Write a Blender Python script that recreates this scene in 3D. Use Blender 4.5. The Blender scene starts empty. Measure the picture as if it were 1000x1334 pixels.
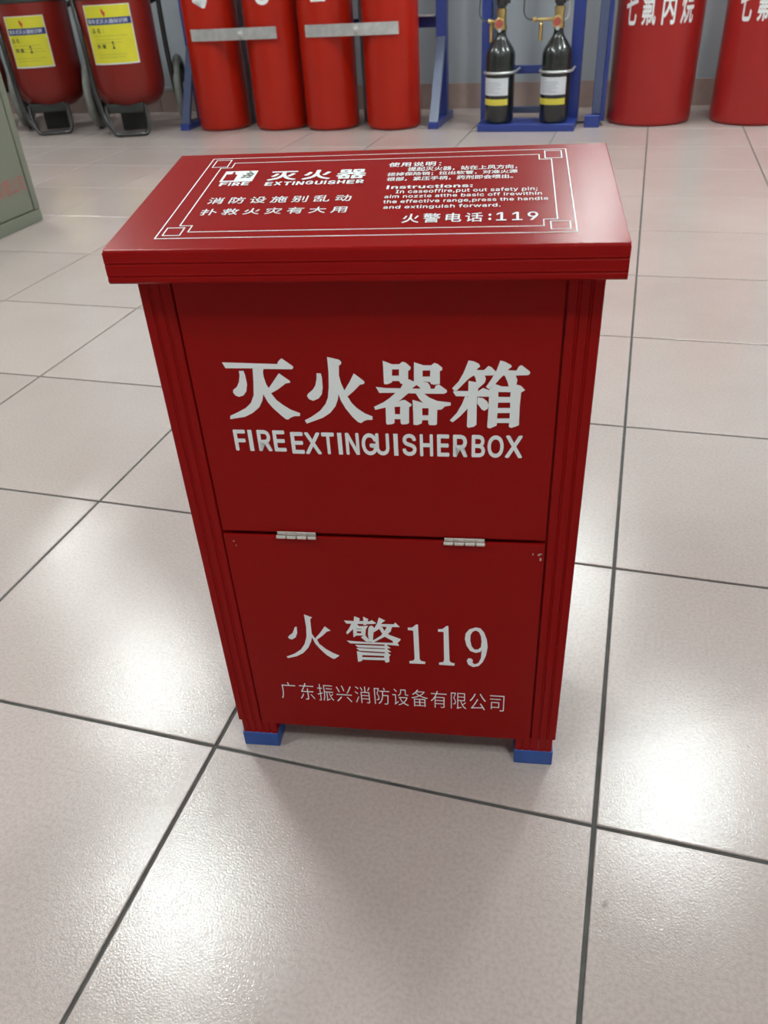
import bpy, bmesh, math, random
from mathutils import Vector, Matrix
random.seed(7)
SC = bpy.context.scene
COL = SC.collection
PI = math.pi

# ------------------------------------------------------------------ camera
cam_d = bpy.data.cameras.new('camera')
cam = bpy.data.objects.new('camera', cam_d)
COL.objects.link(cam)
SC.camera = cam
cam_d.sensor_fit = 'VERTICAL'
cam_d.sensor_height = 36.0
cam_d.lens = 1033.18 / 1334 * 36.0
cam_d.clip_start = 0.02
R_ = Vector((0.96045, 0.27387, -0.0515))
U_ = Vector((-0.1165, 0.5625, 0.8186))
F_ = Vector((-0.2532, 0.7801, -0.5721))
R_.normalize(); U_ = (U_ - R_ * U_.dot(R_)).normalized(); B_ = R_.cross(U_)
cam.matrix_world = Matrix(((R_.x, U_.x, B_.x, 0), (R_.y, U_.y, B_.y, 0), (R_.z, U_.z, B_.z, 0.6915), (0, 0, 0, 1)))
cam_d.dof.use_dof = True
cam_d.dof.focus_distance = 0.72
cam_d.dof.aperture_fstop = 14

# ------------------------------------------------------------------ world, exposure
w = bpy.data.worlds.new('world'); SC.world = w; w.use_nodes = True
w.node_tree.nodes['Background'].inputs[0].default_value = (0.9, 0.95, 1, 1)
w.node_tree.nodes['Background'].inputs[1].default_value = 0.3
SC.view_settings.view_transform = 'Standard'
SC.view_settings.look = 'None'
SC.view_settings.gamma = 1
SC.view_settings.use_curve_mapping = False
SC.view_settings.exposure = 1.45
LIGHT = 50.0                                   # panel radiance
LAMPS = [(-2.28, 2.60, 1.0), (0.51, 2.58, 1.1), (-1.55, 1.51, .9), (-0.1, 4.0, .8), (1.9, 4.0, 1.5), (-4.0, 4.0, 1.1), (2.2, 2.3, .5), (0.9, -0.7, 1.1), (-1.9, -0.7, 1.3)]  # last pair, behind the camera, is added to brighten the box front
CEIL = 2.7

# ------------------------------------------------------------------ materials
def mat(name, col, rough=0.5, metal=0.0, spec=0.5, coat=0.0, noise=0.0, nscale=8.0, bump=0.0, bscale=200.0, emit=None, rvar=0.0):
    m = bpy.data.materials.new(name); m.use_nodes = True
    nt = m.node_tree; b = nt.nodes['Principled BSDF']
    b.inputs['Base Color'].default_value = (*col, 1)
    b.inputs['Roughness'].default_value = rough
    b.inputs['Metallic'].default_value = metal
    b.inputs['Specular IOR Level'].default_value = spec
    b.inputs['Coat Weight'].default_value = coat
    b.inputs['Coat Roughness'].default_value = 0.15
    if noise or bump or rvar:
        tc = nt.nodes.new('ShaderNodeTexCoord')
    if noise or rvar:
        n = nt.nodes.new('ShaderNodeTexNoise'); n.inputs['Scale'].default_value = nscale; n.inputs['Detail'].default_value = 5
        nt.links.new(tc.outputs['Object'], n.inputs['Vector'])
    if noise:
        r = nt.nodes.new('ShaderNodeValToRGB')
        r.color_ramp.elements[0].position = 0.3; r.color_ramp.elements[1].position = 0.7
        r.color_ramp.elements[0].color = tuple(c * (1 - noise) for c in col) + (1,)
        r.color_ramp.elements[1].color = tuple(min(1, c * (1 + noise)) for c in col) + (1,)
        nt.links.new(n.outputs['Fac'], r.inputs['Fac']); nt.links.new(r.outputs['Color'], b.inputs['Base Color'])
    if rvar:
        mr = nt.nodes.new('ShaderNodeMapRange'); mr.inputs['To Min'].default_value = rough - rvar; mr.inputs['To Max'].default_value = rough + rvar
        nt.links.new(n.outputs['Fac'], mr.inputs['Value']); nt.links.new(mr.outputs['Result'], b.inputs['Roughness'])
    if bump:
        n2 = nt.nodes.new('ShaderNodeTexNoise'); n2.inputs['Scale'].default_value = bscale; n2.inputs['Detail'].default_value = 2
        bp = nt.nodes.new('ShaderNodeBump'); bp.inputs['Strength'].default_value = bump; bp.inputs['Distance'].default_value = 0.001
        nt.links.new(tc.outputs['Object'], n2.inputs['Vector']); nt.links.new(n2.outputs['Fac'], bp.inputs['Height']); nt.links.new(bp.outputs['Normal'], b.inputs['Normal'])
    if emit:
        b.inputs['Emission Color'].default_value = (*emit[:3], 1); b.inputs['Emission Strength'].default_value = emit[3]
    return m

def tile_mat(name, col):
    m = mat(name, col, rough=0.3, spec=0.5)
    nt = m.node_tree; b = nt.nodes['Principled BSDF']
    g = nt.nodes.new('ShaderNodeNewGeometry'); oi = nt.nodes.new('ShaderNodeObjectInfo')
    n = nt.nodes.new('ShaderNodeTexNoise'); n.inputs['Scale'].default_value = 2.2; n.inputs['Detail'].default_value = 4; n.inputs['Roughness'].default_value = .6
    nt.links.new(g.outputs['Position'], n.inputs['Vector'])
    sp = nt.nodes.new('ShaderNodeTexNoise'); sp.inputs['Scale'].default_value = 260; sp.inputs['Detail'].default_value = 3
    nt.links.new(g.outputs['Position'], sp.inputs['Vector'])
    r = nt.nodes.new('ShaderNodeValToRGB')
    r.color_ramp.elements[0].position = .35; r.color_ramp.elements[1].position = .7
    r.color_ramp.elements[0].color = (col[0] * .93, col[1] * .92, col[2] * .92, 1)
    r.color_ramp.elements[1].color = (col[0] * 1.04, col[1] * 1.05, col[2] * 1.05, 1)
    nt.links.new(n.outputs['Fac'], r.inputs['Fac'])
    r2 = nt.nodes.new('ShaderNodeValToRGB')
    r2.color_ramp.elements[0].position = .3; r2.color_ramp.elements[1].position = .6
    r2.color_ramp.elements[0].color = (.86, .86, .86, 1); r2.color_ramp.elements[1].color = (1, 1, 1, 1)
    nt.links.new(sp.outputs['Fac'], r2.inputs['Fac'])
    mx = nt.nodes.new('ShaderNodeMix'); mx.data_type = 'RGBA'; mx.blend_type = 'MULTIPLY'; mx.inputs[0].default_value = 1
    nt.links.new(r.outputs['Color'], mx.inputs[6]); nt.links.new(r2.outputs['Color'], mx.inputs[7])
    # tile to tile shade
    mr = nt.nodes.new('ShaderNodeMapRange'); mr.inputs['To Min'].default_value = .96; mr.inputs['To Max'].default_value = 1.03
    nt.links.new(oi.outputs['Random'], mr.inputs['Value'])
    mm = nt.nodes.new('ShaderNodeVectorMath'); mm.operation = 'SCALE'
    nt.links.new(mx.outputs[2], mm.inputs[0]); nt.links.new(mr.outputs['Result'], mm.inputs['Scale'])
    # a few small dark scuffs
    sc = nt.nodes.new('ShaderNodeTexVoronoi'); sc.inputs['Scale'].default_value = 5.5
    nz = nt.nodes.new('ShaderNodeTexNoise'); nz.inputs['Scale'].default_value = 60
    nt.links.new(g.outputs['Position'], nz.inputs['Vector'])
    ad = nt.nodes.new('ShaderNodeVectorMath'); ad.operation = 'MULTIPLY_ADD'; ad.inputs[1].default_value = (.03, .03, .03)
    nt.links.new(nz.outputs['Color'], ad.inputs[0]); nt.links.new(g.outputs['Position'], ad.inputs[2]); nt.links.new(ad.outputs[0], sc.inputs['Vector'])
    lt = nt.nodes.new('ShaderNodeMapRange'); lt.inputs['From Min'].default_value = .012; lt.inputs['From Max'].default_value = .03; lt.inputs['To Min'].default_value = .45; lt.inputs['To Max'].default_value = 1
    nt.links.new(sc.outputs['Distance'], lt.inputs['Value'])
    m3 = nt.nodes.new('ShaderNodeVectorMath'); m3.operation = 'SCALE'
    nt.links.new(mm.outputs[0], m3.inputs[0]); nt.links.new(lt.outputs['Result'], m3.inputs['Scale'])
    nt.links.new(m3.outputs[0], b.inputs['Base Color'])
    # orange-peel surface
    n2 = nt.nodes.new('ShaderNodeTexNoise'); n2.inputs['Scale'].default_value = 560; n2.inputs['Detail'].default_value = 2
    nt.links.new(g.outputs['Position'], n2.inputs['Vector'])
    bp = nt.nodes.new('ShaderNodeBump'); bp.inputs['Strength'].default_value = FLOOR_BUMP; bp.inputs['Distance'].default_value = .001
    nt.links.new(n2.outputs['Fac'], bp.inputs['Height']); nt.links.new(bp.outputs['Normal'], b.inputs['Normal'])
    b.inputs['Roughness'].default_value = FLOOR_ROUGH
    b.inputs['Specular IOR Level'].default_value = FLOOR_SPEC
    return m
FLOOR_BUMP, FLOOR_ROUGH, FLOOR_SPEC = 0.20, 0.14, 0.55

M = dict(
    tile=tile_mat('glazed floor tile', (.475, .392, .370)),
    grout=mat('dark grout', (.075, .072, .068), .85, noise=.3, nscale=30),
    wall=mat('blue grey wall paint', (.36, .385, .42), .7, noise=.03, nscale=3),
    wall2=mat('pale wall paint', (.62, .62, .60), .7, noise=.03, nscale=3),
    ceil=mat('white ceiling board', (.75, .75, .74), .8, noise=.02, nscale=5),
    skirt=mat('tan skirting tile', (.34, .25, .225), .3, noise=.08, nscale=14),
    panel=mat('lamp diffuser', (.9, .9, .9), .5, emit=(.90, 1.0, .98, LIGHT)),
    lampf=mat('white lamp frame', (.8, .8, .8), .4),
    red=mat('gloss red box paint', (.25, .0050, .0045), .24, spec=.09, noise=.04, nscale=6, bump=.04, bscale=350),
    white=mat('white printed lettering', (.78, .79, .80), .5),
    hinge=mat('nickel plated steel', (.78, .76, .73), .25, metal=1),
    bluecap=mat('blue plastic cap', (.02, .075, .30), .45, noise=.1, nscale=60),
    primer=mat('bare chipped metal', (.42, .33, .30), .6),
    cyl=mat('orange red cylinder paint', (.39, .014, .005), .3, spec=.3, noise=.04, nscale=5),
    cyl2=mat('red cylinder paint', (.35, .020, .018), .3, spec=.35, noise=.05, nscale=4),
    tank=mat('dark red tank paint', (.185, .013, .009), .3, spec=.35, noise=.06, nscale=6),
    steel=mat('galvanised steel', (.60, .60, .60), .42, metal=.8, noise=.12, nscale=30),
    grey=mat('grey steel channel', (.30, .32, .38), .5, metal=.3, noise=.08, nscale=20),
    blue=mat('blue powder coat', (.020, .042, .24), .38, coat=.2, noise=.06, nscale=20),
    blue2=mat('slate blue powder coat', (.065, .085, .17), .33, coat=.3, noise=.06, nscale=20),
    black=mat('black gloss bottle paint', (.012, .014, .014), .25, coat=.4, noise=.1, nscale=20),
    blackt=mat('black tube paint', (.018, .018, .018), .3, coat=.3, noise=.1, nscale=30),
    rubber=mat('grey black rubber', (.028, .030, .028), .7, noise=.15, nscale=30),
    tyre=mat('dusty grey tyre rubber', (.20, .205, .19), .75, noise=.15, nscale=30),
    brass=mat('brass', (.62, .46, .20), .3, metal=1, noise=.08, nscale=60),
    gaugef=mat('pale red gauge face', (.42, .08, .06), .3, coat=.3),
    label=mat('white paper label', (.62, .63, .68), .45, noise=.04, nscale=40),
    yellow=mat('yellow paper card', (.62, .57, .03), .45, noise=.04, nscale=25),
    yband=mat('yellow label band', (.62, .52, .06), .45),
    navy=mat('navy printed band', (.02, .035, .18), .45),
    ink=mat('dark print ink', (.06, .06, .04), .6),
    faint=mat('faint print ink', (.45, .42, .05), .6),
    greyprint=mat('grey print ink', (.40, .41, .46), .6),
    redink=mat('red print ink', (.5, .07, .03), .6),
    redfade=mat('faded red lettering', (.40, .10, .09), .6),
    cab=mat('grey green cabinet enamel', (.18, .192, .150), .42, noise=.04, nscale=5),
    cabdark=mat('cabinet door gap', (.05, .055, .045), .7),
)

# ------------------------------------------------------------------ helpers
def link(name, me, parent=None, m=None, loc=None, rz=0.0, smooth=False):
    o = bpy.data.objects.new(name, me); COL.objects.link(o)
    if m is not None and me is not None:
        me.materials.clear(); me.materials.append(m)
    if parent is not None: o.parent = parent
    if loc is not None: o.location = loc
    if rz: o.rotation_euler = (0, 0, rz)
    if smooth and me is not None:
        for p in me.polygons: p.use_smooth = True
        if smooth != 'all':
            me.set_sharp_from_angle(angle=math.radians(38 if smooth is True else smooth))
    return o
def fin(name, bm, m, parent=None, smooth=True, recalc=True):
    if recalc: bmesh.ops.recalc_face_normals(bm, faces=bm.faces)
    me = bpy.data.meshes.new(name); bm.to_mesh(me); bm.free()
    return link(name, me, parent, m, smooth=smooth)
def tag(o, label=None, cat=None, group=None, kind=None):
    if label: o['label'] = label
    if cat: o['category'] = cat
    if group: o['group'] = group
    if kind: o['kind'] = kind
    return o
def thing(name, label, cat, loc=(0, 0, 0), rz=0.0, group=None):
    o = bpy.data.objects.new(name, None); COL.objects.link(o); o.location = loc; o.rotation_euler = (0, 0, rz)
    o.empty_display_size = .05
    return tag(o, label, cat, group)
def bx(bm, x0, x1, y0, y1, z0, z1, bev=0.0, seg=2):
    vs = [bm.verts.new((x, y, z)) for x in (x0, x1) for y in (y0, y1) for z in (z0, z1)]
    fs = [(0, 1, 3, 2), (4, 6, 7, 5), (0, 4, 5, 1), (2, 3, 7, 6), (0, 2, 6, 4), (1, 5, 7, 3)]
    F = [bm.faces.new([vs[i] for i in f]) for f in fs]
    bmesh.ops.recalc_face_normals(bm, faces=F)
    if bev:
        es = list({e for f in F for e in f.edges})
        bmesh.ops.bevel(bm, geom=es, offset=bev, segments=seg, profile=.5, affect='EDGES')
def box(name, m, parent, x0, x1, y0, y1, z0, z1, bev=0.0, seg=2):
    bm = bmesh.new(); bx(bm, x0, x1, y0, y1, z0, z1, bev, seg); return fin(name, bm, m, parent, smooth=12)
def lathe(bm, prof, cx=0, cy=0, n=40, axis='z', c=(0, 0, 0)):
    """prof = [(r, h)]"""
    rings = []
    def pt(r, h, a):
        if axis == 'z': return (cx + r * math.cos(a), cy + r * math.sin(a), h)
        if axis == 'y': return (c[0] + r * math.cos(a), c[1] + h, c[2] + r * math.sin(a))
        return (c[0] + h, c[1] + r * math.cos(a), c[2] + r * math.sin(a))
    for r, h in prof:
        if r < 1e-6: rings.append([bm.verts.new(pt(0, h, 0))])
        else: rings.append([bm.verts.new(pt(r, h, 2 * PI * k / n)) for k in range(n)])
    for a, b in zip(rings, rings[1:]):
        if len(a) == 1 and len(b) == 1: continue
        for k in range(n):
            k2 = (k + 1) % n
            if len(a) == 1: bm.faces.new((a[0], b[k], b[k2]))
            elif len(b) == 1: bm.faces.new((a[k], b[0], a[k2]))
            else: bm.faces.new((a[k], b[k], b[k2], a[k2]))
    for rg, flip in ((rings[0], 0), (rings[-1], 1)):
        if len(rg) > 1: bm.faces.new(rg)
def tube(bm, pts, r, n=10, closed=False):
    pts = [Vector(p) for p in pts]; rings = []; N = len(pts); up = None
    for i, p in enumerate(pts):
        a = pts[(i - 1) % N] if (i or closed) else p
        b = pts[(i + 1) % N] if (i < N - 1 or closed) else p
        t = (b - a).normalized()
        if up is None:
            up = Vector((0, 0, 1)) if abs(t.z) < .9 else Vector((1, 0, 0))
        up = (up - t * up.dot(t)).normalized(); s = t.cross(up)
        rings.append([bm.verts.new(p + (up * math.cos(2 * PI * k / n) + s * math.sin(2 * PI * k / n)) * r) for k in range(n)])
    rr = list(zip(rings, rings[1:])) + ([(rings[-1], rings[0])] if closed else [])
    for a, b in rr:
        for k in range(n): bm.faces.new((a[k], a[(k + 1) % n], b[(k + 1) % n], b[k]))
    if not closed: bm.faces.new(rings[0]); bm.faces.new(rings[-1])
def smoothpath(pts, k=6):
    P = [Vector(p) for p in pts]; out = []
    for i in range(len(P) - 1):
        p0 = P[max(i - 1, 0)]; p1 = P[i]; p2 = P[i + 1]; p3 = P[min(i + 2, len(P) - 1)]
        for j in range(k):
            t = j / k
            out.append(.5 * ((2 * p1) + (p2 - p0) * t + (2 * p0 - 5 * p1 + 4 * p2 - p3) * t * t + (3 * p1 - p0 - 3 * p2 + p3) * t ** 3))
    out.append(P[-1]); return out
def prism(bm, prof, x0, x1, axis='x'):
    """closed profile of 2D points pushed along an axis: (y,z) along x, (x,y) along z"""
    if axis == 'x': A = [bm.verts.new((x0, a, b)) for a, b in prof]; B = [bm.verts.new((x1, a, b)) for a, b in prof]
    else: A = [bm.verts.new((a, b, x0)) for a, b in prof]; B = [bm.verts.new((a, b, x1)) for a, b in prof]
    n = len(prof)
    for k in range(n): bm.faces.new((A[k], A[(k + 1) % n], B[(k + 1) % n], B[k]))
    bm.faces.new(A); bm.faces.new(B)

# flat glyph meshes in the XY plane ------------------------------------------------
def curve_mesh(cu):
    o = bpy.data.objects.new('tmp', cu); COL.objects.link(o)
    dg = bpy.context.evaluated_depsgraph_get(); dg.update()
    me = bpy.data.meshes.new_from_object(o.evaluated_get(dg))
    bpy.data.objects.remove(o); bpy.data.curves.remove(cu)
    return me
LAYER = .00002
try:
    LATIN = bpy.data.fonts.load(bpy.utils.system_resource('DATAFILES', path='fonts') + '/Inter.woff2')
except Exception:
    LATIN = None
def text_mesh(s, x0, x1, y0, y1, weight=0.0, spacing=1.0, shear=0.0, wspace=1.0):
    cu = bpy.data.curves.new('t', 'FONT'); cu.body = s; cu.size = 1; cu.offset = min(weight, 0)
    cu.space_character = spacing; cu.space_word = wspace; cu.shear = shear; cu.resolution_u = 3
    if LATIN and s.isascii(): cu.font = LATIN
    me = curve_mesh(cu)
    if weight > 0:                                    # heavier strokes: the outline laid down again, a little shifted
        bm = bmesh.new()
        for k in range(9):
            a = k * PI / 4; n0 = len(bm.verts); bm.from_mesh(me); bm.verts.ensure_lookup_table()
            rr = weight if k < 8 else 0
            for v in bm.verts[n0:]: v.co.x += rr * math.cos(a); v.co.y += rr * math.sin(a); v.co.z = k * LAYER
        bm.to_mesh(me); bm.free()
    xs = [v.co.x for v in me.vertices]; ys = [v.co.y for v in me.vertices]
    a, b, c, d = min(xs), max(xs), min(ys), max(ys)
    for v in me.vertices:
        v.co = ((v.co.x - a) / (b - a) * (x1 - x0) + x0, (v.co.y - c) / (d - c) * (y1 - y0) + y0, v.co.z)
    return me
def poly_mesh(loopsets, sc=1e-4):
    """each loopset is a flat outline with holes"""
    bm = bmesh.new()
    for li, loops in enumerate(loopsets):
        cu = bpy.data.curves.new('g', 'CURVE'); cu.dimensions = '2D'; cu.fill_mode = 'BOTH'
        for lp in loops:
            s = cu.splines.new('POLY'); n = len(lp) // 2; s.points.add(n - 1)
            for k in range(n): s.points[k].co = (lp[2 * k] * sc, lp[2 * k + 1] * sc, 0, 1)
            s.use_cyclic_u = True
        me = curve_mesh(cu); n0 = len(bm.verts); bm.from_mesh(me); bm.verts.ensure_lookup_table()
        for v in bm.verts[n0:]: v.co.z = li * LAYER
        bpy.data.meshes.remove(me)
    me = bpy.data.meshes.new('lettering'); bm.to_mesh(me); bm.free()
    return me
def decal(me, fn, th, name, m, parent, cuts=None):
    """map a flat mesh (u,v) with fn(u,v,h) onto a surface as a film of thickness th"""
    bm = bmesh.new(); bm.from_mesh(me); bpy.data.meshes.remove(me)
    if cuts:
        us = [v.co.x for v in bm.verts]; a, b = min(us), max(us)
        for k in range(1, cuts):
            u = a + (b - a) * k / cuts
            bmesh.ops.bisect_plane(bm, geom=list(bm.verts) + list(bm.edges) + list(bm.faces), plane_co=(u, 0, 0), plane_no=(1, 0, 0))
    for f in bm.faces:
        if f.normal.z < 0: f.normal_flip()
    for v in bm.verts: v.co = fn(v.co.x, v.co.y, th + v.co.z)
    o = fin(name, bm, m, parent, smooth=False, recalc=False)
    return o
def rect_mesh(x0, x1, y0, y1):
    me = bpy.data.meshes.new('r'); me.from_pydata([(x0, y0, 0), (x1, y0, 0), (x1, y1, 0), (x0, y1, 0)], [], [(0, 1, 2, 3)]); return me
def join_meshes(ms):
    bm = bmesh.new()
    for m_ in ms: bm.from_mesh(m_); bpy.data.meshes.remove(m_)
    me = bpy.data.meshes.new('j'); bm.to_mesh(me); bm.free(); return me
def frame_line(pts, wd, closed=True):
    """mitred line of width wd through 2D pts"""
    n = len(pts); V = []; P = [Vector(p) for p in pts]
    for i in range(n):
        a = P[i - 1]; b = P[i]; c = P[(i + 1) % n]
        d1 = (b - a).normalized(); d2 = (c - b).normalized()
        n1 = Vector((-d1.y, d1.x)); n2 = Vector((-d2.y, d2.x)); mt = (n1 + n2); mt /= mt.dot(n1)
        V += [(b + mt * wd / 2).to_3d(), (b - mt * wd / 2).to_3d()]
    F = [(2 * i, 2 * i + 1, (2 * i + 3) % (2 * n), (2 * i + 2) % (2 * n)) for i in range(n)]
    me = bpy.data.meshes.new('l'); me.from_pydata([tuple(v) for v in V], [], F); return me
def letters(rows, y0, y1, weight=.013):
    """capitals set one by one: (letter, x0, x1[, dy])"""
    ms = []
    for k, (c, a, b, *dy) in enumerate(rows):
        d = dy[0] if dy else 0
        if c == 'I': me = rect_mesh(a, b, y0 + d, y1 + d)
        else: me = text_mesh(c, a, b, y0 + d, y1 + d, weight)
        for v in me.vertices: v.co.z += k % 2 * LAYER * 10
        ms.append(me)
    return join_meshes(ms)
def caps(s, x0, x1, gap=.22):
    wd = [.26 if c == 'I' else 1.0 for c in s]; tot = sum(wd) + gap * (len(s) - 1); u = (x1 - x0) / tot; out = []; x = x0
    for c, w_ in zip(s, wd): out.append((c, x, x + w_ * u)); x += (w_ + gap) * u
    return out

GLYPHS = {
 'extinguish': [[[-1115,4477,-689,4465,-676,4489,-650,4512,-571,4449,-568,4435,-582,4423,-799,4425,-808,4399,-808,4361,-797,4298,-781,4266,-742,4316,-686,4390,-608,4328,-608,4313,-644,4306,-710,4256,-769,4223,-735,4166,-687,4123,-632,4084,-560,4054,-564,4029,-612,4026,-640,4013,-663,3996,-682,4001,-712,4031,-771,4096,-805,4147,-832,4215,-846,4161,-879,4102,-941,4050,-1008,4015,-1132,3992,-1125,4023,-1064,4052,-989,4093,-941,4138,-909,4204,-893,4325,-884,4429,-1096,4429]],[[-994,4407,-959,4409,-951,4374,-948,4296,-963,4236,-992,4201,-1028,4189,-1056,4202,-1070,4227,-1064,4249,-1031,4274,-1008,4317,-995,4367]]],
 'fire': [[[-303,4524,-217,4503,-199,4485,-203,4467,-220,4454,-227,4377,-216,4314,-195,4251,-151,4321,-124,4371,-113,4393,-42,4334,-36,4318,-47,4306,-71,4302,-127,4244,-175,4202,-147,4147,-108,4102,-52,4060,6,4034,5,4005,-37,4003,-62,3993,-87,3974,-111,3985,-150,4028,-198,4101,-228,4166,-243,4221,-251,4179,-274,4119,-322,4059,-386,4015,-517,3963,-529,3992,-471,4024,-398,4078,-350,4138,-327,4191,-313,4275,-303,4401]],[[-395,4393,-363,4391,-358,4363,-360,4274,-372,4219,-400,4183,-444,4162,-476,4176,-489,4202,-480,4221,-440,4254,-414,4293,-400,4344]]],
 'apparatus': [[[110,4496,178,4468,232,4469,254,4489,280,4481,315,4446,311,4426,295,4416,291,4315,250,4309,235,4314,225,4334,174,4333,168,4320,133,4306,115,4306,110,4320,111,4422],[176,4427,228,4428,225,4377,173,4376]],[[340,4485,411,4461,465,4461,489,4481,512,4473,546,4444,545,4424,528,4415,527,4313,486,4306,462,4311,453,4329,399,4329,384,4315,356,4312,353,4300,335,4318],[401,4420,458,4421,456,4371,400,4371]],[[47,4284,126,4275,236,4274,382,4273,486,4273,498,4300,522,4308,579,4261,577,4244,558,4232,412,4232,290,4234,198,4237,71,4235]],[[293,4351,353,4322,353,4302,322,4277,290,4234,252,4200,213,4162,111,4112,32,4091,24,4117,95,4154,146,4192,198,4240,233,4274,253,4311]],[[353,4312,402,4329,438,4322,453,4299,458,4273,382,4272,377,4285,356,4300]],[[345,4235,351,4252,400,4245,406,4235,448,4199,509,4172,606,4161,607,4136,563,4127,538,4101,508,4098,410,4144,374,4184]],[[113,4140,207,4158,238,4176,263,4178,311,4143,308,4127,292,4118,287,3982,268,3971,233,3968,223,3981,223,4013,177,4014,174,3980,155,3969,116,3965,110,3979,112,4071],[181,4119,225,4121,221,4057,181,4056]],[[320,4180,398,4156,508,4145,504,4076,501,3975,487,3966,444,3967,436,3977,435,4009,390,4008,384,3980,350,3964,321,3968,322,4074],[392,4111,440,4111,438,4051,391,4050]]],
 'box': [[[737,4501,774,4494,811,4475,821,4455,793,4427,848,4425,881,4459,902,4449,933,4416,931,4399,916,4384,772,4381,739,4357,653,4261,634,4257,618,4278,665,4333,702,4404]],[[778,4385,855,4385,865,4355,856,4325,811,4280,798,4314,789,4361]],[[964,4501,997,4492,1043,4466,1046,4453,1018,4426,1081,4423,1101,4460,1118,4465,1178,4417,1180,4401,1167,4388,1077,4384,989,4384,966,4359,933,4315,888,4274,866,4291,905,4355,939,4423]],[[998,4386,1077,4385,1092,4350,1086,4313,1066,4282,1032,4295,1021,4336]],[[634,4257,808,4256,845,4283,888,4267,895,4246,893,4212,803,4212,646,4214,624,4250]],[[738,4340,795,4329,811,4287,803,4218,801,4133,801,3976,781,3957,740,3948,729,3960,732,4061,733,4161,737,4251]],[[715,4217,743,4203,732,4111,678,4046,621,3993,600,4010,653,4075,690,4146]],[[806,4207,846,4201,878,4173,890,4142,883,4113,858,4095,839,4106,820,4134,804,4155]],[[933,4316,980,4298,1050,4297,1089,4313,1120,4303,1151,4269,1123,4249,1118,4138,1119,3978,1098,3966,1064,3953,1045,3962,1046,3994,955,3993,953,3971,902,3945,882,3955,887,4064,890,4191,891,4274],[958,4252,1047,4251,1046,4212,958,4212],[958,4165,1047,4166,1048,4121,956,4120],[956,4078,1048,4079,1048,4034,954,4032]]],
 'fire2': [[[-763,1953,-700,1924,-688,1921,-709,1893,-712,1815,-714,1712,-688,1650,-632,1725,-579,1814,-528,1762,-565,1746,-612,1691,-671,1635,-653,1580,-593,1515,-531,1470,-471,1439,-481,1428,-520,1392,-538,1391,-595,1436,-653,1514,-694,1585,-716,1664,-731,1607,-767,1523,-824,1448,-897,1397,-986,1366,-999,1386,-917,1429,-843,1493,-798,1569,-769,1668,-759,1788]],[[-868,1787,-850,1790,-855,1711,-876,1653,-913,1622,-942,1628,-951,1652,-930,1678,-899,1708]]],
 'alarm': [[[-389,1900,-296,1898,-220,1903,-151,1903,-127,1920,-89,1888,-98,1876,-165,1868,-368,1862]],[[-288,1960,-238,1936,-247,1889,-264,1861,-299,1859,-295,1909]],[[-204,1960,-158,1930,-172,1887,-183,1855,-211,1857,-206,1900]],[[-317,1877,-277,1872,-315,1792,-370,1725,-380,1748,-343,1814]],[[-309,1839,-295,1867,-275,1868,-251,1839,-213,1841,-166,1848,-190,1800,-201,1713,-236,1719,-286,1715,-314,1691],[-279,1804,-232,1805,-232,1798,-280,1796],[-276,1773,-234,1772,-237,1748,-278,1747]],[[-155,1841,-131,1854,-110,1829,-125,1726,-132,1646,-197,1642,-243,1698,-200,1725,-169,1672,-173,1739,-166,1810]],[[-59,1959,-1,1924,-31,1896,-44,1878,77,1883,89,1907,132,1851,58,1847,1,1845,-40,1849,-71,1808,-116,1770,-117,1805,-78,1885]],[[12,1852,58,1849,44,1792,-18,1718,-102,1656,-139,1630,-141,1654,-52,1731,-20,1780]],[[-69,1831,-34,1845,-19,1804,25,1748,132,1700,129,1684,95,1638,60,1644,56,1671,-23,1725]],[[-382,1645,-197,1638,60,1645,96,1654,114,1620,111,1611,-23,1618,-352,1611]],[[-306,1596,-12,1600,6,1604,34,1574,-13,1569,-279,1564]],[[-297,1554,-14,1557,4,1560,36,1523,-28,1518,-270,1520]],[[-294,1514,-242,1503,-29,1502,-1,1519,29,1484,14,1467,13,1393,-23,1377,-33,1410,-252,1402,-253,1385,-293,1369],[-244,1464,-33,1467,-35,1444,-249,1437]],[[-22,1622,1,1620,4,1503,-26,1497]]],
 'digits': [[[204,1849,245,1852,285,1894,300,1892,304,1447,320,1424,359,1415,354,1387,206,1384,205,1415,245,1425,257,1456,254,1808,244,1816,205,1817]],[[483,1846,525,1853,563,1894,578,1891,587,1450,600,1427,636,1417,633,1386,488,1387,488,1418,526,1425,536,1453,535,1810,525,1818,484,1815]],[[827,1892,869,1883,903,1834,930,1743,939,1650,926,1542,898,1455,860,1398,808,1381,765,1409,749,1456,760,1491,785,1496,805,1475,803,1436,825,1419,859,1440,880,1503,886,1611,874,1586,832,1569,780,1591,745,1660,729,1741,737,1812,769,1865],[827,1854,857,1837,875,1786,883,1717,877,1646,852,1615,818,1612,792,1652,779,1721,780,1791,798,1836]]],
}

# ------------------------------------------------------------------ the room
XL, XR, YF, YB = -5.5641, 3.2359, -2.5209, 4.72
TO = (0.0359, 0.4791)
def slab(name, m, x0, x1, y0, y1, z0, z1):
    return tag(box(name, m, None, x0, x1, y0, y1, z0, z1), kind='structure')
floor = slab('floor', M['grout'], XL, XR, YF, YB, -.08, -.0022)
slab('ceiling', M['ceil'], XL, XR, YF, YB, CEIL, CEIL + .08)
slab('wall_back', M['wall'], XL - .1, XR + .1, YB, YB + .1, -.08, CEIL + .08)
slab('wall_left', M['wall2'], XL - .1, XL, YF, YB, -.08, CEIL + .08)
slab('wall_right', M['wall2'], XR, XR + .1, YF, YB, -.08, CEIL + .08)
slab('wall_front', M['wall2'], XL - .1, XR + .1, YF - .1, YF, -.08, CEIL + .08)

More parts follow.
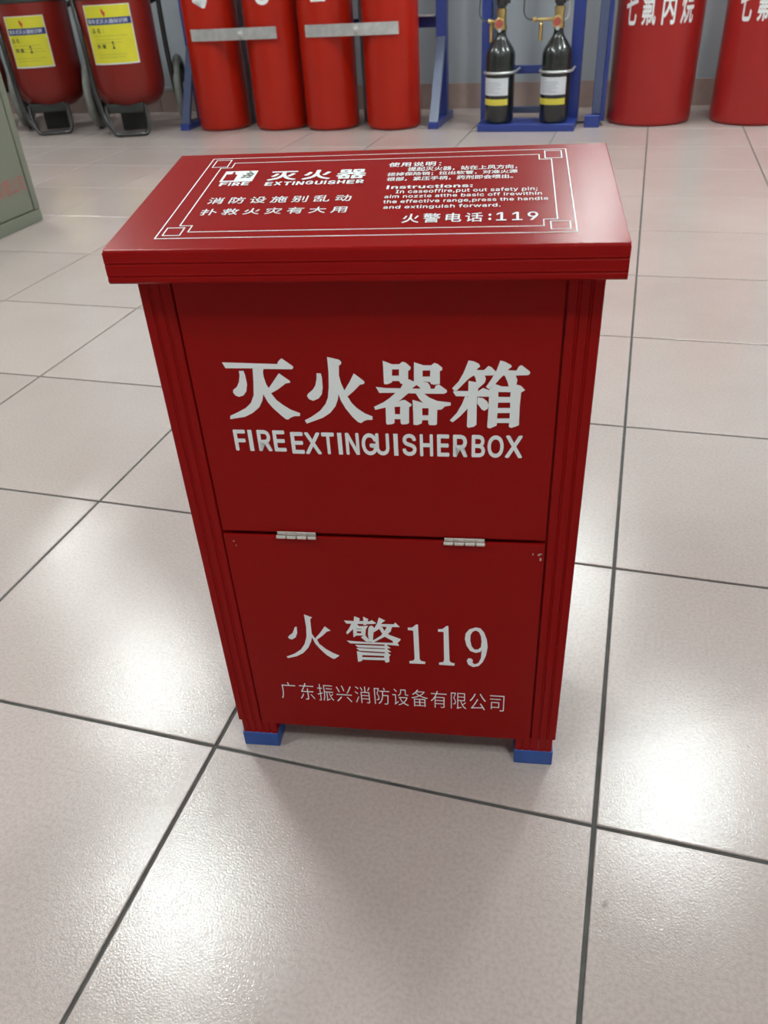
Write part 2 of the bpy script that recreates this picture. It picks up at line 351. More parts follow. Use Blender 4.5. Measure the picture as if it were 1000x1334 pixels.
T = .4; G = .0021
bm = bmesh.new(); bx(bm, G, T - G, G, T - G, -.0021, 0)
top = [e for e in bm.edges if all(v.co.z > -.0001 for v in e.verts)]
bmesh.ops.bevel(bm, geom=top, offset=.0012, segments=2, profile=.5, affect='EDGES')
tile_me = bpy.data.meshes.new('tile'); bm.to_mesh(tile_me); bm.free(); tile_me.materials.append(M['tile'])
rest = bmesh.new()
cells = []
for i in range(-14, 8):
    for j in range(-8, 11):
        x, y = TO[0] + i * T, TO[1] + j * T
        # laid one by one where the view reaches
        seen = y > -.45 and (x - .25) < .42 * (y + .5) + .2 and (x + .45) > -1.02 * (y + .5) - .3
        cells.append((seen, x, y, min(YB - y, T)))
for seen, x, y, dep in cells:
    if seen and dep > T - .001:
        o = bpy.data.objects.new('tile', tile_me); COL.objects.link(o); o.location = (x, y, 0); o.parent = floor
    elif seen:
        b2 = bmesh.new(); bx(b2, G, T - G, G, dep, -.0021, 0); o = fin('tile', b2, M['tile'], floor, smooth=False); o.location = (x, y, 0)
    else:
        bx(rest, x + G, x + T - G, y + G, y + dep - (G if dep == T else 0), -.0021, 0)
tag(fin('outer_tiles', rest, M['tile'], floor, smooth=False), kind='stuff')

bb = slab('baseboard_back', M['grout'], XL, XR, YB - .006, YB, 0, .121)
bm = bmesh.new(); bx(bm, .0015, T - .0015, -.006, 0, 0, .1218, .0015, 1)
sk_me = bpy.data.meshes.new('skirting_tile'); bm.to_mesh(sk_me); bm.free(); sk_me.materials.append(M['skirt'])
for i in range(-14, 8):
    o = bpy.data.objects.new('skirting_tile', sk_me); COL.objects.link(o); o.location = (TO[0] + i * T, YB - .0062, 0); o.parent = bb

# ------------------------------------------------------------------ ceiling lamps, with an added fill pair behind the camera
for k, (x, y, s) in enumerate(LAMPS):
    t = thing('ceiling_light', 'square white ceiling panel lamp above the showroom floor, in a set with an added fill pair', 'lamp', (x, y, CEIL), 0, 'ceiling panel lamps')
    bm = bmesh.new()
    for a in ((-.155, .155, -.155, -.13), (-.155, .155, .13, .155), (-.155, -.13, -.13, .13), (.13, .155, -.13, .13)): bx(bm, *a, -.022, -.001)
    fin('frame', bm, M['lampf'], t)
    mm = M['panel'].copy(); mm.node_tree.nodes['Principled BSDF'].inputs['Emission Strength'].default_value = LIGHT * s
    box('diffuser', mm, t, -.1299, .1299, -.1299, .1299, -.016, -.002)

# ------------------------------------------------------------------ the fire extinguisher box
W, ZL, ZD, ZF, ZB = .3286, .515, .2866, .0396, .0205
HW = W / 2; OV = .0104; LF = -.0207; LD = .1813; ZT, ZR = .5381, .5637
DEP = .150; GL = .0248
boxo = thing('fire_extinguisher_box', 'red metal fire extinguisher box with white Chinese lettering standing on the tiled floor', 'box', (-.172, .5143, 0), .15334)

# lid: sloping top, folded front lip with pressed lines
sl = (ZR - ZT) / LD
def lipprof():
    p = [(LF + .0015, ZL), (LF, ZL + .0015)]
    for zc in (ZL + .0055, ZL + .0142):
        p += [(LF, zc - .0014), (LF + .0005, zc - .0006), (LF + .0005, zc), (LF - .0003, zc + .0008), (LF, zc + .0016)]
    p += [(LF + .0026 * (1 - math.cos(k * PI / 12)), ZT + .0003 - .0026 * (1 - math.sin(k * PI / 12))) for k in range(7)]
    p += [(LF + LD - .002, ZR - .002 * sl), (LF + LD, ZR - .002), (LF + LD, ZL + .001), (LF + LD - .001, ZL)]
    return p
bm = bmesh.new(); prism(bm, lipprof(), -HW - OV, HW + OV)
es = [e for e in bm.edges if all(abs(v.co.x) > HW + OV - 1e-5 for v in e.verts) and e.verts[0].co.x * e.verts[1].co.x > 0 and min(v.co.z for v in e.verts) > ZT - .001]
bmesh.ops.bevel(bm, geom=es, offset=.0012, segments=2, profile=.5, affect='EDGES')
lid = fin('lid', bm, M['red'], boxo, smooth=17)
c_, s_ = LD / math.hypot(LD, ZR - ZT), (ZR - ZT) / math.hypot(LD, ZR - ZT)
def on_lid(u, v, h): return (u, LF + v * c_ - h * s_, ZT + v * s_ + h * c_)
def on_front(y):
    return lambda u, v, h: (u, y - h, v)
FW = .0009
parts = [frame_line([(-.1427, .0183), (.1425, .0183), (.1425, .1703), (-.1427, .1703)], FW)]
xi, xn, yi0, yi1, yn0, yn1 = .1309, .1218, .0283, .1595, .0388, .1490
parts.append(frame_line([(-xn, yi0), (xn, yi0), (xn, yn0), (xi, yn0), (xi, yn1), (xn, yn1), (xn, yi1), (-xn, yi1), (-xn, yn1), (-xi, yn1), (-xi, yn0), (-xn, yn0)], FW))
for sx in (-1, 1):
    for y0, y1 in ((.0231, .0355), (.1512, .1668)):
        a, b = sorted((sx * .1263, sx * .1388)); parts.append(frame_line([(a, y0), (b, y0), (b, y1), (a, y1)], FW))
decal(join_meshes(parts), on_lid, .0002, 'border_line', M['white'], lid)
# emblem: white plate with a hand and flame sign
decal(rect_mesh(-.1243, -.0980, .1193, .1415), on_lid, .0002, 'emblem', M['white'], lid)
hand = poly_mesh([[[-1222, 1215, -1130, 1215, -1130, 1330, -1152, 1345, -1160, 1395, -1176, 1395, -1178, 1350, -1222, 1345]]])
decal(hand, on_lid, .0004, 'emblem_hand', M['red'], lid)
fl = []
for x, y in ((-.1085, .127), (-.1062, .131), (-.104, .1265), (-.1052, .1345), (-.1027, .131)):
    fl.append(frame_line([(x, y), (x + .0016, y + .003), (x + .0005, y + .0055), (x + .0028, y + .0035), (x + .0022, y)], .0007))
decal(join_meshes(fl), on_lid, .0004, 'emblem_flame', M['ink'], lid)
L = M['white']
def lid_text(s, x0, x1, y0, y1, wgt=0.0, sp=1.0, ws=1.0):
    decal(text_mesh(s, x0, x1, y0, y1, wgt, sp, 0, ws), on_lid, .00025, 'lettering', L, lid)
lid_text('灭火器', -.0866, -.0094, .1192, .1392, .030, 1.32)
decal(letters(caps('FIRE', -.1225, -.0990), .1106, .1178, .035), on_lid, .00025, 'lettering', L, lid)
decal(letters(caps('EXTINGUISHER', -.0860, -.0092), .1090, .1164, .035), on_lid, .00025, 'lettering', L, lid)
lid_text('消防设施别乱动', -.1224, -.0143, .0762, .0880, .008, 1.47)
lid_text('扑救火灾有大用', -.1222, -.0145, .0560, .0670, .008, 1.47)
lid_text('使用说明：', .0060, .0470, .1409, .1502, .02, 1.15)
lid_text('提起灭火器，站在上风方向，', .0220, .1050, .1308, .1396, .02, 1.0)
lid_text('拔掉保险销；拉出软管，对准火源', .0072, .1053, .1216, .1292, .02, 1.0)
lid_text('根部，紧压手柄，药剂即会喷出。', .0079, .1020, .1118, .1198, .02, 1.0)
decal(rect_mesh(.0095, .0113, .0969, .1038), on_lid, .00025, 'lettering', L, lid)
lid_text('nstructions:', .0130, .0729, .0967, .1034, .028, 1.08)
lid_text('In caseoffire,put out safety pin;', .0172, .1191, .0866, .0946, .012, 1.06, 1.0)
lid_text('aim nozzle atthe basic off irewithin', .0099, .1219, .0797, .0856, .012, 1.06, 1.0)
lid_text('the effective range,press the handle', .0101, .1260, .0690, .0764, .012, 1.06, 1.0)
lid_text('and extinguish forward.', .0113, .0933, .0593, .0664, .012, 1.06, 1.0)
lid_text('火警电话', .0267, .0815, .0364, .0514, .010, 1.3)
lid_text(':', .0853, .0872, .0385, .0490, .03)
lid_text('119', .0905, .1185, .0374, .0512, .010, 1.12)

# corner posts: folded strip with pressed vertical grooves
def postprof(sx):
    w_ = GL - .0006; p = [(0, .020), (0, .0008), (.0008, 0)]
    for g in (.0082, .0165):
        p += [(g - .0016, 0), (g - .0006, .0010), (g + .0004, .0010), (g + .0014, -.0003), (g + .0022, 0)]
    p += [(w_ - .0008, 0), (w_, .0008), (w_, .003), (.003, .003), (.003, .020)]
    return [(-sx * (HW - a), b) for a, b in p] if sx > 0 else [(HW - a, b) for a, b in p]
for sx in (1, -1):
    bm = bmesh.new(); prism(bm, postprof(sx), ZF, ZL + .0005, 'z'); fin('corner_post', bm, M['red'], boxo, smooth=12)
for sx in (-1, 1):
    a, b = sorted((sx * HW, sx * (HW - .012))); bm = bmesh.new(); bx(bm, a, b, DEP - .012, DEP, ZF, ZL + .0005, .0008, 1); fin('corner_post', bm, M['red'], boxo, smooth=12)
# side, back and bottom sheets
for sx in (-1, 1):
    a, b = sorted((sx * (HW - .0012), sx * (HW - .0028))); box('side_panel', M['red'], boxo, a, b, .0205, DEP - .0125, ZF, ZL)
box('back_panel', M['red'], boxo, -HW + .0125, HW - .0125, DEP - .003, DEP - .001, ZF, ZL)
box('bottom_panel', M['red'], boxo, -HW + .004, HW - .004, .006, DEP - .004, ZF + .0005, ZF + .0025)
GX = HW - GL - .0008
up = box('front_panel', M['red'], boxo, -GX, GX, .0002, .0030, ZD + .0026, ZL, .0005, 1)
door = box('door', M['red'], boxo, -GX, GX, -.0008, .0020, ZF - .0018, ZD - .001, .0007, 2)
for sx in (-1, 1):
    a, b = sorted((sx * (HW - .0034), sx * (GX - .008))); box('gap_backing', M['red'], boxo, a, b, .0034, .0050, ZF + .003, ZL)  # backing strips added to stop light leaking through the panel gaps
box('inner_ledge', M['red'], boxo, -GX, GX, .0052, .014, ZD - .008, ZD + .012)
def sh(me_key):
    return poly_mesh(GLYPHS[me_key])
for k in ('extinguish', 'fire', 'apparatus', 'box'):
    decal(sh(k), on_front(.0002), .0002, 'lettering', L, up)
for k in ('fire2', 'alarm', 'digits'):
    decal(sh(k), on_front(-.0008), .0002, 'lettering', L, door)
def front_text(s, x0, x1, z0, z1, pa, y, **kw):
    decal(text_mesh(s, x0, x1, z0, z1, **kw), on_front(y), .0002, 'lettering', L, pa)
FR = [('F', -.1129, -.1031), ('I', -.1009, -.0975), ('R', -.0935, -.0825), ('E', -.0806, -.0708)]
EX = [('E', -.0663, -.0561), ('X', -.0552, -.0422), ('T', -.0412, -.0311), ('I', -.0284, -.0250), ('N', -.0222, -.0114), ('G', -.0093, .0030), ('U', .0017, .0125), ('I', .0160, .0194), ('S', .0228, .0338), ('H', .0366, .0468), ('E', .0500, .0595), ('R', .0624, .0736), ('B', .0767, .0870), ('O', .0889, .1012), ('X', .1024, .1156)]
for rows, za, zb in ((FR, .3706, .3899), (EX, .3688, .3886)):
    decal(letters(rows, za, zb, .020), on_front(.0002), .0002, 'lettering', L, up)
front_text('广东振兴消防设备有限公司', -.1118, .1116, .0783, .1025, door, -.0008, weight=-.012, spacing=1.12)
# paint chips by the door corner
chips = []
for (x, z, a, b) in ((.1338, .2748, .0014, .0011), (.1352, .2760, .0018, .0008), (.1356, .2705, .0010, .0022), (.1290, .2754, .0006, .0014), (-.1300, .2785, .0009, .0007), (-.1285, .2740, .0005, .0009)):
    chips.append([[round((x + a * math.cos(t) * random.uniform(.6, 1.1)) * 1e4) if q == 0 else round((z + b * math.sin(t) * random.uniform(.6, 1.1)) * 1e4) for t in [k * PI / 4 for k in range(8)] for q in (0, 1)]])
decal(poly_mesh(chips), on_front(-.0008), .00015, 'paint_chips', M['primer'], door)['kind'] = 'stuff'
# hinges
for x0, x1, zc in ((-.0902, -.0545, .2868), (.0540, .0894, .2858)):
    bm = bmesh.new(); L3 = (x1 - x0) / 4
    for a, b in ((x0, x0 + L3), (x0 + L3 + .0004, x0 + 2 * L3), (x0 + 2 * L3 + .0004, x0 + 3.05 * L3), (x0 + 3.05 * L3 + .0004, x1)):
        lathe(bm, [(.0012, a), (.0021, a + .0005), (.0021, b - .0005), (.0012, b)], n=14, axis='x', c=(0, -.0024, zc - .0003))
    hg = fin('hinge', bm, M['hinge'], boxo); hg['label'] = 'bright nickel barrel hinge'
    box('hinge_leaf', M['hinge'], hg, x0 + .001, x1 - .001, -.0012, -.0006, zc - .0022, zc + .0042)
# feet with blue caps
FWd = .0374
for sx in (-1, 1):
    for fy in (0, 1):
        n = 5; x_out = HW - .002; p = []
        y0, y1 = (.0005, .026) if fy == 0 else (DEP - .0265, DEP - .001)
        for k in range(n):
            a = k * FWd / n; b = (k + 1) * FWd / n
            p += [(a + .0006, y0 + .0008), (a + .0018, y0), (b - .0010, y0), (b, y0 + .0008)]
        p += [(FWd, y1), (0, y1)]
        p = [(sx * (x_out - a), b) for a, b in p]
        bm = bmesh.new(); prism(bm, p, .012, ZF - .0002, 'z'); ft = fin('foot', bm, M['red'], boxo, smooth=12)
        a, b = sorted((sx * (x_out + .0009), sx * (x_out - FWd - .0006)))
        cp = box('foot_cap', M['bluecap'], ft, a, b, y0 - .0008, y1 + .0008, 0, ZB, .0012, 2); cp['label'] = 'blue plastic cap'

# ------------------------------------------------------------------ four red cylinders clamped in pairs
def wrap(cx, cy, r, face):
    """u is arc length from the direction `face` (radians, 0 = -y), v is height"""
    def f(u, v, h):
        a = face + u / r
        return (cx + (r + h) * math.sin(a), cy - (r + h) * math.cos(a), v)
    return f
def strip(cx_ang, x0, x1, z0, z1, n=10):
    me = bpy.data.meshes.new('s'); V = []; F = []
    for k in range(n + 1):
        u = x0 + (x1 - x0) * k / n; V += [(u, z0, 0), (u, z1, 0)]
    for k in range(n): F.append((2 * k, 2 * k + 2, 2 * k + 3, 2 * k + 1))
    me.from_pydata(V, [], F); return me
def cyl_profile(r, h, er=.02):
    p = [(0, .004), (r - er * 1.3, 0)]
    for k in range(6): a = -PI / 2 + k * PI / 10; p.append((r - er + er * math.cos(a), er + er * math.sin(a)))
    p += [(r, h * .4), (r, h - r * .9)]
    for k in range(1, 9): a = k * PI / 2 / 9; p.append((.035 + (r - .035) * math.cos(a), h - r * .9 + r * .75 * math.sin(a)))
    p += [(.035, h - .12), (.045, h - .115), (.045, h - .02), (.038, h)]
    return p
def valve_top(parent, z, s=1.0):
    bm = bmesh.new()
    lathe(bm, [(.03 * s, z), (.03 * s, z + .05 * s), (.02 * s, z + .055 * s), (.02 * s, z + .1 * s), (.028 * s, z + .105 * s), (.028 * s, z + .125 * s), (.01 * s, z + .13 * s)], n=20)
    lathe(bm, [(.014 * s, 0), (.014 * s, .07 * s)], n=16, axis='y', c=(0, -.08 * s, z + .035 * s))
    fin('valve', bm, M['brass'], parent)
FOUR = [(-2.100, 4.193, '4', 'leftmost red gas cylinder of the four, marked 4, beside the wheeled extinguisher'),
        (-1.776, 4.195, '3', 'red gas cylinder marked 3, clamped to the one marked 4'),
        (-1.497, 4.190, '2', 'red gas cylinder marked 2, clamped to the last of the four'),
        (-1.177, 4.190, '1', 'red gas cylinder beside the blue end post, last of the four')]
marks = [(-2.097, .612, .539), (-1.788, .612, .540), (-1.487, .612, .543), (-1.17, .612, .545)]
cyl_me = None
for k, (x, y, d, lab) in enumerate(FOUR):
    t = thing('gas_cylinder', lab, 'gas cylinder', (x, y, 0), 0, 'four clamped red gas cylinders')
    if cyl_me is None:
        bm = bmesh.new(); lathe(bm, cyl_profile(.1325, 1.45, .022), n=64); o = fin('body', bm, M['cyl'], t); cyl_me = o.data
        o.data.name = 'cylinder_body'
    else: link('body', cyl_me, t)
    valve_top(t, 1.45)
    fa = math.atan2(-x, y) * .35
    sp = (.024, .036)[d != '1']
    decal(text_mesh(d, -sp, sp, marks[k][2], .66, .015), wrap(0, 0, .1325, fa), .0008, 'lettering', L, t, cuts=8)
for (xa, xb, xm, lab) in ((-2.150, -1.700, -1.885, 'flat steel clamp bar across the cylinders marked 4 and 3'), (-1.556, -1.102, -1.306, 'flat steel clamp bar across the cylinders nearest the blue post')):
    t = thing('clamp_bar', lab, 'clamp', (xm, 4.052, .43), 0, 'steel clamp bars')
    bm = bmesh.new(); dz = .022
    lft = xa - xm; rgt = xb - xm
    prism(bm, [(lft, .008), (lft + .05, -.001), (0, -.004), (rgt - .06, -.002), (rgt, .003), (rgt, .006), (rgt - .06, .001), (0, -.001), (lft + .05, .002), (lft, .011)], -.026, .024, 'z')
    fin('bar', bm, M['steel'], t)
    bm = bmesh.new(); lathe(bm, [(.018, -.004), (.018, -.010), (.011, -.0105), (.011, -.02), (.006, -.021), (.006, -.03)], n=6, axis='y', c=(0, 0, 0)); fin('nut', bm, M['steel'], t, smooth=False)
    bm = bmesh.new(); lathe(bm, [(.006, -.004), (.006, .30)], n=10, axis='y', c=(0, 0, 0)); fin('threaded_rod', bm, M['steel'], t)

# rack behind the four cylinders
t = thing('cylinder_rack', 'blue steel rack frame holding the four clamped red cylinders', 'rack', (-1.6, 4.3, 0))
def rb(name, m, x0, x1, y0, y1, z0, z1, b=.002): return box(name, m, t, x0 + 1.6, x1 + 1.6, y0 - 4.3, y1 - 4.3, z0, z1, b, 1)
for x in (-2.32, -.985):
    rb('post', M['blue'], x, x + .05, 4.30, 4.35, .03, 1.3)
    rb('foot_rail', M['blue'], x, x + .05, 4.10, 4.46, 0, .03)
    bm = bmesh.new()
    A = [(-.185, .03), (-.165, .03), (0, .33), (0, .37)]
    prism(bm, A, x + .004 + 1.6, x + .046 + 1.6); fin('brace', bm, M['blue2'], t)
rb('cross_rail', M['blue'], -2.27, -.985, 4.352, 4.378, .405, .452)
rb('cross_rail', M['blue'], -2.27, -.985, 4.352, 4.378, 1.15, 1.2)
rb('cap_plate', M['steel'], -1.08, -.99, 4.28, 4.35, .454, .460, .001)
for x in (-2.015, -1.375):
    rb('channel', M['grey'], x, x + .045, 4.325, 4.350, 0, 1.3)

# ------------------------------------------------------------------ two big cylinders on the right
big_me = None
for (x, y, s, lab) in ((.0288, 4.308, '七氟丙烷', 'big red cylinder right of the slate blue post, with white Chinese lettering'), (.487, 4.305, '七氟丙烷', 'big red cylinder at the right edge, farther from the blue post')):
    t = thing('large_gas_cylinder', lab, 'gas cylinder', (x, y, 0), 0, 'big red cylinders with white lettering')
    if big_me is None:
        bm = bmesh.new(); lathe(bm, cyl_profile(.187, 1.3, .018), n=80); o = fin('body', bm, M['cyl2'], t); big_me = o.data
    else: link('body', big_me, t)
    valve_top(t, 1.3, 1.3)
    for i, ch in enumerate(s):
        fa = -.72 + i * .44
        wd = .030
        decal(text_mesh(ch, -wd, wd,   .396, .530, .018), wrap(0, 0, .187, fa + .02), .0008, 'lettering', L, t, cuts=8)

# ------------------------------------------------------------------ slate post between the rack and the big cylinders
t = thing('post_frame', 'slate blue upright post with a foot rail beside the big red cylinder', 'post', (-.2, 4.15, 0))
box('post', M['blue2'], t, -.022, .018, 0, .05, .05, 1.3, .003, 1)
box('foot_block', M['blue'], t, -.050, .018, -.032, .02, 0, .05, .002, 1)
box('foot_rail', M['blue'], t, -.016, .014, .02, .40, 0, .03, .002, 1)
box('side_strip', M['blue'], t, .019, .034, .01, .05, .02, 1.3, .001, 1)  # navy strip that forms the right side of the post
box('cross_rod', M['blackt'], t, -.085, -.05, .0, .012, .012, .022)

# ------------------------------------------------------------------ small rack with two black pilot bottles
t = thing('bottle_rack', 'small blue steel rack with a tray for the two black bottles', 'rack', (-.508, 4.1, 0))
def rk(name, m, x0, x1, y0, y1, z0, z1, b=.002): return box(name, m, t, x0 + .508, x1 + .508, y0 - 4.1, y1 - 4.1, z0, z1, b, 1)
rk('tray', M['blue'], -.7306, -.2870, 4.0225, 4.205, 0, .031)
for (a, b) in ((-.748, -.708), (-.340, -.288)):
    rk('post', M['blue'], a, b, 4.206, 4.256, 0, 1.2)
rk('post_flange', M['blue2'], -.706, -.676, 4.236, 4.256, .031, 1.2)
rk('cross_rail', M['blue'], -.706, -.341, 4.212, 4.234, .215, .249)
rk('cross_rail', M['blue2'], -.706, -.341, 4.208, 4.234, .050, .078)
rk('cross_rail', M['blue'], -.706, -.341, 4.212, 4.234, 1.1, 1.14)
BOT = [(-.640, 'black gas bottle with a brass valve at the left of the blue tray'), (-.389, 'black gas bottle with a hose joined to its valve, right on the blue tray')]
for k, (x, lab) in enumerate(BOT):
    t = thing('gas_bottle', lab, 'gas bottle', (x, 4.094, .0312), 0, 'black gas bottles on the blue tray')
    r = .0655
    bm = bmesh.new()
    p = [(0, .003), (r - .016, 0), (r - .005, .004), (r, .014), (r, .268)]
    for (a, b) in ((.985, .279), (.93, .290), (.82, .303), (.66, .318), (.50, .332), (.38, .344), (.32, .356), (.30, .372)): p.append((r * a, b))
    lathe(bm, p, n=48); fin('body', bm, M['black'], t)
    fa = -.30 if k == 0 else -.18
    wr = wrap(0, 0, r, fa)
    lb = decal(strip(0, -.072, .068, .118, .188), wr, .0006, 'paper_label', M['label'], t)
    bars = join_meshes([rect_mesh(-.055, -.055 + w_, z, z + .003) for z, w_ in ((.178, .03), (.168, .085), (.160, .09), (.152, .075), (.144, .088), (.136, .06), (.128, .08))])
    decal(bars, wr, .0010, 'printed_line', M['greyprint'], lb, cuts=8)
    decal(strip(0, -.072, .068, .078, .103), wr, .0006, 'yellow_band', M['yband'], t)
    # clamp ring
    bm = bmesh.new(); ring = [((r + .006) * math.cos(a), (r + .006) * math.sin(a), .208) for a in [k2 * PI / 18 - PI for k2 in range(19)]]
    tube(bm, [(-r - .006, .118, .208)] + ring + [(r + .006, .118, .208)], .0055, 10); fin('clamp_ring', bm, M['steel'], t)
    # brass valve
    bm = bmesh.new()
    lathe(bm, [(.016, .370), (.024, .372), (.024, .390), (.020, .392), (.020, .43), (.022, .432), (.022, .452)], n=20)
    v = fin('valve', bm, M['brass'], t)
    bm = bmesh.new(); gx = -.004; gz = .397
    lathe(bm, [(.010, -.012), (.010, -.03), (.023, -.032), (.023, -.046), (.020, -.047), (.0195, -.045)], n=28, axis='y', c=(gx, 0, gz)); gg = fin('gauge', bm, M['brass'], t)
    bm = bmesh.new(); lathe(bm, [(.0160, -.0450), (.0160, -.0475)], n=28, axis='y', c=(gx, 0, gz)); fin('gauge_face', bm, M['gaugef'], gg)
    bm = bmesh.new(); lathe(bm, [(.008, 0), (.008, .016), (.005, .017)], n=8, axis='y', c=(gx + .003, -.052, gz - .024)); fin('fitting', bm, M['steel'], t)
    # side outlet
    bm = bmesh.new(); ln = .060 if k == 0 else .115
    lathe(bm, [(.007, -ln), (.010, -ln + .002), (.010, -ln + .016), (.006, -ln + .018), (.006, -.028), (.009, -.026), (.009, -.014)], n=12, axis='x', c=(0, 0, .405)); fin('outlet_pipe', bm, M['brass'], t)
    bm = bmesh.new(); hx = -.045 if k == 0 else -.078
    lathe(bm, [(.008, .325), (.009, .328), (.009, .388), (.005, .392), (.005, .400)], n=14, cx=hx, cy=.0); fin('bleed_tube', bm, M['brass'], t)
    # black solenoid head
    bm = bmesh.new(); bx(bm, -.016, .016, -.018, .018, .453, .463, .002, 1); lathe(bm, [(.022, .462), (.024, .466), (.024, .520), (.018, .526)], n=20); bx(bm, .018, .036, -.012, .012, .470, .50, .002, 1)
    fin('solenoid_head', bm, M['blackt'], t)
    if k == 1:
        bm = bmesh.new(); tube(bm, smoothpath([(.022, 0, .40), (.036, 0, .41), (.040, 0, .44), (.038, 0, .47)]), .004, 8); fin('side_tube', bm, M['steel'], t)
    bm = bmesh.new(); x0 = -ln
    tube(bm, smoothpath([(x0, 0, .405), (x0 - .02, .005, .408), (x0 - .040, .02, .428), (x0 - .046, .05, .47), (x0 - .048, .09, .56), (x0 - .048, .105, .80), (x0 - .046, .115, 1.05)]), .0035, 8); fin('hose', bm, M['blackt'], t)

# ------------------------------------------------------------------ wheeled extinguishers
def trolley(x, y, rz, lab, side_u, CARD_W=.235, CARD_H=.250, z1=.578, TR=.236):
    t = thing('wheeled_extinguisher', lab, 'extinguisher', (x, y, 0), rz, 'wheeled fire extinguishers')
    r = .181
    bm = bmesh.new(); p = [(0, .118), (.07, .120), (.12, .130), (.152, .155), (.172, .19), (r, .235), (r, .66), (r - .01, .69), (r * .8, .74), (r * .5, .775), (.05, .785), (.05, .82), (.03, .822)]
    lathe(bm, p, n=56); fin('tank', bm, M['tank'], t)
    bm = bmesh.new(); lathe(bm, [(r + .001, .600), (r + .004, .602), (r + .004, .632), (r + .001, .634)], n=56); fin('strap', bm, M['rubber'], t)
    # skirt / base plate under the tank
    bm = bmesh.new(); bx(bm, -.115, .075, -.135, -.085, .105, .150, .006, 2); fin('base_bracket', bm, M['rubber'], t)
    bm = bmesh.new(); bx(bm, -.075, .045, -.02, .02, .008, .12, .006, 2); fin('dark_block', bm, M['rubber'], t)  # dark block under the tank, behind the foot loop
    # front foot loop
    bm = bmesh.new()
    tube(bm, smoothpath([(-.115, -.135, .140), (-.112, -.150, .09), (-.095, -.168, .03), (-.075, -.175, .011), (-.03, -.177, .0095), (.05, -.177, .0095), (.075, -.172, .013), (.088, -.160, .04), (.085, -.140, .10), (.08, -.13, .14)]), .0095, 12)
    fin('foot_loop', bm, M['blackt'], t)
    # side rails curving up to the handle
    for sx in (-1, 1):
        bm = bmesh.new()
        if sx < 0: P = [(-.10, -.165, .035), (-.130, -.150, .09), (-.146, -.135, .17), (-.156, -.122, .26), (-.162, -.114, .45), (-.190, -.02, .70), (-.215, .15, .93), (-.2, .2, 1.0)]
        else: P = [(.215, .10, .165), (.216, .05, .28), (.215, .04, .45), (.215, .07, .7), (.215, .15, .93), (.2, .2, 1.0)]
        tube(bm, smoothpath(P), .0125, 12); fin('side_rail', bm, M['blackt'], t)
    bm = bmesh.new(); tube(bm, [(-.2, .2, 1.0), (-.17, .212, 1.012), (.17, .212, 1.012), (.2, .2, 1.0)], .0125, 12); fin('handle', bm, M['rubber'], t)
    # axle and wheels
    bm = bmesh.new(); lathe(bm, [(.011, -.250), (.011, .250)], n=14, axis='x', c=(0, .19, .165)); fin('axle', bm, M['steel'], t)
    for sx in (-1, 1):
        c = (sx * TR, .19, .165)
        bm = bmesh.new(); prof = []
        R1, wd = .165, .020
        for k in range(13):
            a = -PI * .62 + k * PI * 1.24 / 12
            prof.append((R1 - .026 + .026 * math.cos(a), wd * math.sin(a)))
        lathe_open(bm, prof, c); wh = fin('wheel', bm, M['tyre'], t)
        bm = bmesh.new(); lathe_open(bm, [(.122, -.019), (.135, -.017), (.137, 0), (.135, .017), (.122, .019), (.118, .010), (.118, -.010)], c); lathe(bm, [(.034, -.012), (.122, -.004), (.122, .004), (.034, .012)], n=36, axis='x', c=c)
        fin('rim', bm, M['rubber'], wh)
        bm = bmesh.new(); lathe(bm, [(.02, -.034), (.03, -.032), (.032, 0), (.03, .032), (.02, .034)], n=20, axis='x', c=c); fin('hub', bm, M['steel'], wh)
    # valve and hose at the top
    bm = bmesh.new(); lathe(bm, [(.03, .822), (.03, .86), (.018, .865), (.018, .90), (.032, .903), (.032, .915)], n=18); fin('valve', bm, M['brass'], t)
    bm = bmesh.new(); tube(bm, smoothpath([(.03, 0, .85), (.16, .06, .83), (.225, .12, .72), (.20, .19, .60), (.08, .22, .56), (-.08, .22, .56), (-.20, .19, .60), (-.225, .12, .72), (-.15, .10, .86)]), .014, 10); fin('hose', bm, M['rubber'], t)
    # yellow card
    wr = wrap(0, 0, r, side_u); z0 = z1 - CARD_H; hw = CARD_W / 2
    cd = decal(strip(0, -hw, hw, z0, z1, 12), wr, .0012, 'information_card', M['yellow'], t); cd['label'] = 'yellow printed card with a navy band'
    bm = [rect_mesh(-hw, hw, z0, z0 + .006), rect_mesh(-hw, hw, z1 - .003, z1), rect_mesh(hw - .004, hw, z0, z1), rect_mesh(-hw, -hw + .004, z0, z1)]
    decal(join_meshes(bm), wr, .0015, 'card_edge', M['label'], cd, cuts=10)
    decal(strip(0, -hw + .008, hw - .004, z1 - .082, z1 - .053, 12), wr, .0016, 'navy_band', M['navy'], cd)
    decal(text_mesh('推车式灭火器标识牌', -hw + .014, hw - .022, z1 - .077, z1 - .058, .01), wr, .0020, 'lettering', M['label'], cd, cuts=10)
    em = poly_mesh([[[-50, 0, 30, -120, 90, 40, 60, 150, 20, 110, 0, 240, -60, 180, -110, 260, -90, 90]]], 1e-4)
    for v in em.vertices: v.co.x -= .012; v.co.y += z1 - .040
    decal(em, wr, .0018, 'emblem', M['redink'], cd)
    decal(text_mesh('品 名 ：', -.088, -.028, z1 - .116, z1 - .096, .006), wr, .0018, 'lettering', M['ink'], cd, cuts=6)
    decal(text_mesh('数 量', -.078, -.030, z0 + .070, z0 + .088, .006), wr, .0018, 'lettering', M['ink'], cd, cuts=6)
    decal(text_mesh('1', .000, .013, z0 + .066, z0 + .100, .03), wr, .0018, 'lettering', M['ink'], cd)
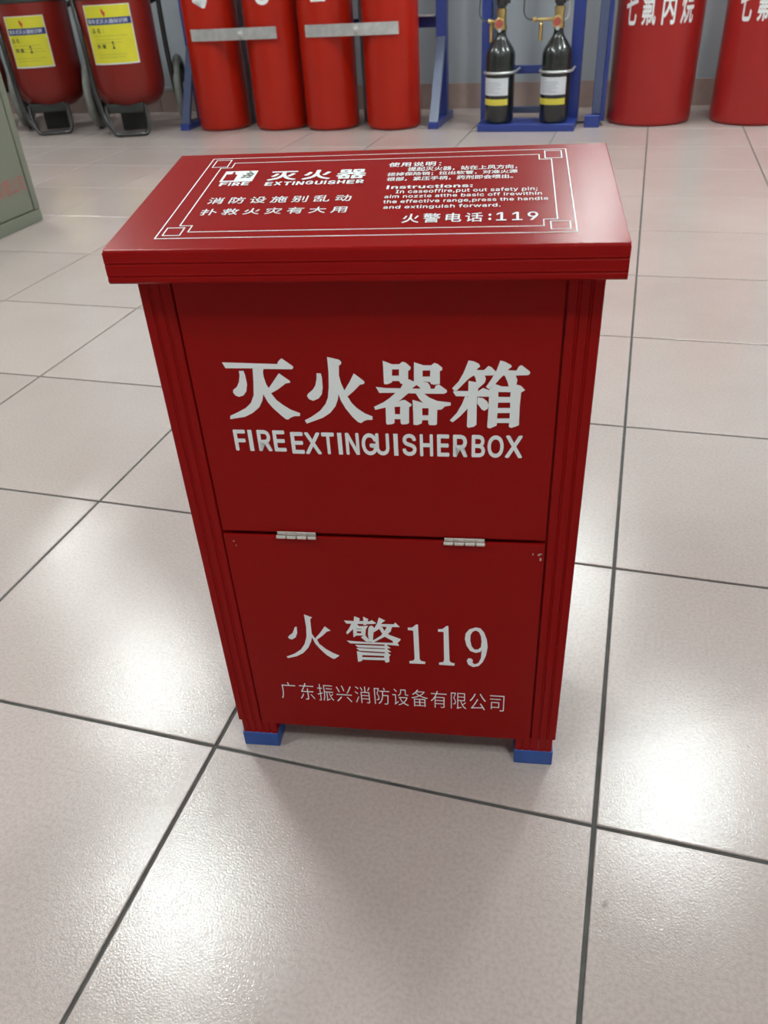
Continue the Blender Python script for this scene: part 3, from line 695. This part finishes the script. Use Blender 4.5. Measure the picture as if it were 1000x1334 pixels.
    ln = [rect_mesh(-.085 + random.uniform(0, .01), random.uniform(.04, .085), z, z + .003) for z in (z1 - .13, z1 - .145, z1 - .158, z0 + .042, z0 + .030)]
    decal(join_meshes(ln), wr, .0018, 'printed_line', M['faint'], cd, cuts=10)
    return t
def lathe_open(bm, prof, c, n=48):
    rings = [[bm.verts.new((c[0] + h, c[1] + r * math.cos(2 * PI * k / n), c[2] + r * math.sin(2 * PI * k / n))) for k in range(n)] for r, h in prof]
    rings.append(rings[0])
    for a, b in zip(rings, rings[1:]):
        for k in range(n): bm.faces.new((a[k], b[k], b[(k + 1) % n], a[(k + 1) % n]))
trolley(-2.575, 4.11, .36, 'dark red wheeled extinguisher with a yellow card, beside the cylinder marked 4', -.04)
trolley(-3.095, 4.165, .45, 'dark red wheeled extinguisher between the other two wheeled ones', -.12, .205, .228, .546, .212)
trolley(-3.62, 4.20, .45, 'dark red wheeled extinguisher half hidden behind the grey-green cabinet', -.12, .205, .228, .546, .212)

# ------------------------------------------------------------------ cabinet at the left edge
t = thing('steel_cabinet', 'grey-green steel cabinet with faded red lettering at the left edge', 'cabinet', (-1.97, 1.98, 0))
box('body', M['cab'], t, -.42, -.012, -.44, .44, .0, 1.0, .004, 2)
bm = bmesh.new()
bx(bm, -.0115, 0, -.44, .44, 0, .040, .002, 1); bx(bm, -.0115, 0, -.44, .44, .96, 1.0, .002, 1); bx(bm, -.0115, 0, .412, .44, .0405, .9595, .002, 1); bx(bm, -.0115, 0, -.44, -.412, .0405, .9595, .002, 1)
fin('door_frame', bm, M['cab'], t)
d = box('door', M['cab'], t, -.0115, -.002, -.409, .409, .0435, .9565, .0015, 1)
box('door_gap', M['cabdark'], t, -.0118, -.009, -.4115, .4115, .041, .959)
def on_cab(u, v, h): return (-.002 + h, u, v)
decal(text_mesh('有限公司', .258, .398, .108, .160, .004, 1.15), on_cab, .0004, 'lettering', M['redfade'], d)
box('handle', M['steel'], d, -.002, .016, -.36, -.34, .45, .56, .003, 2)
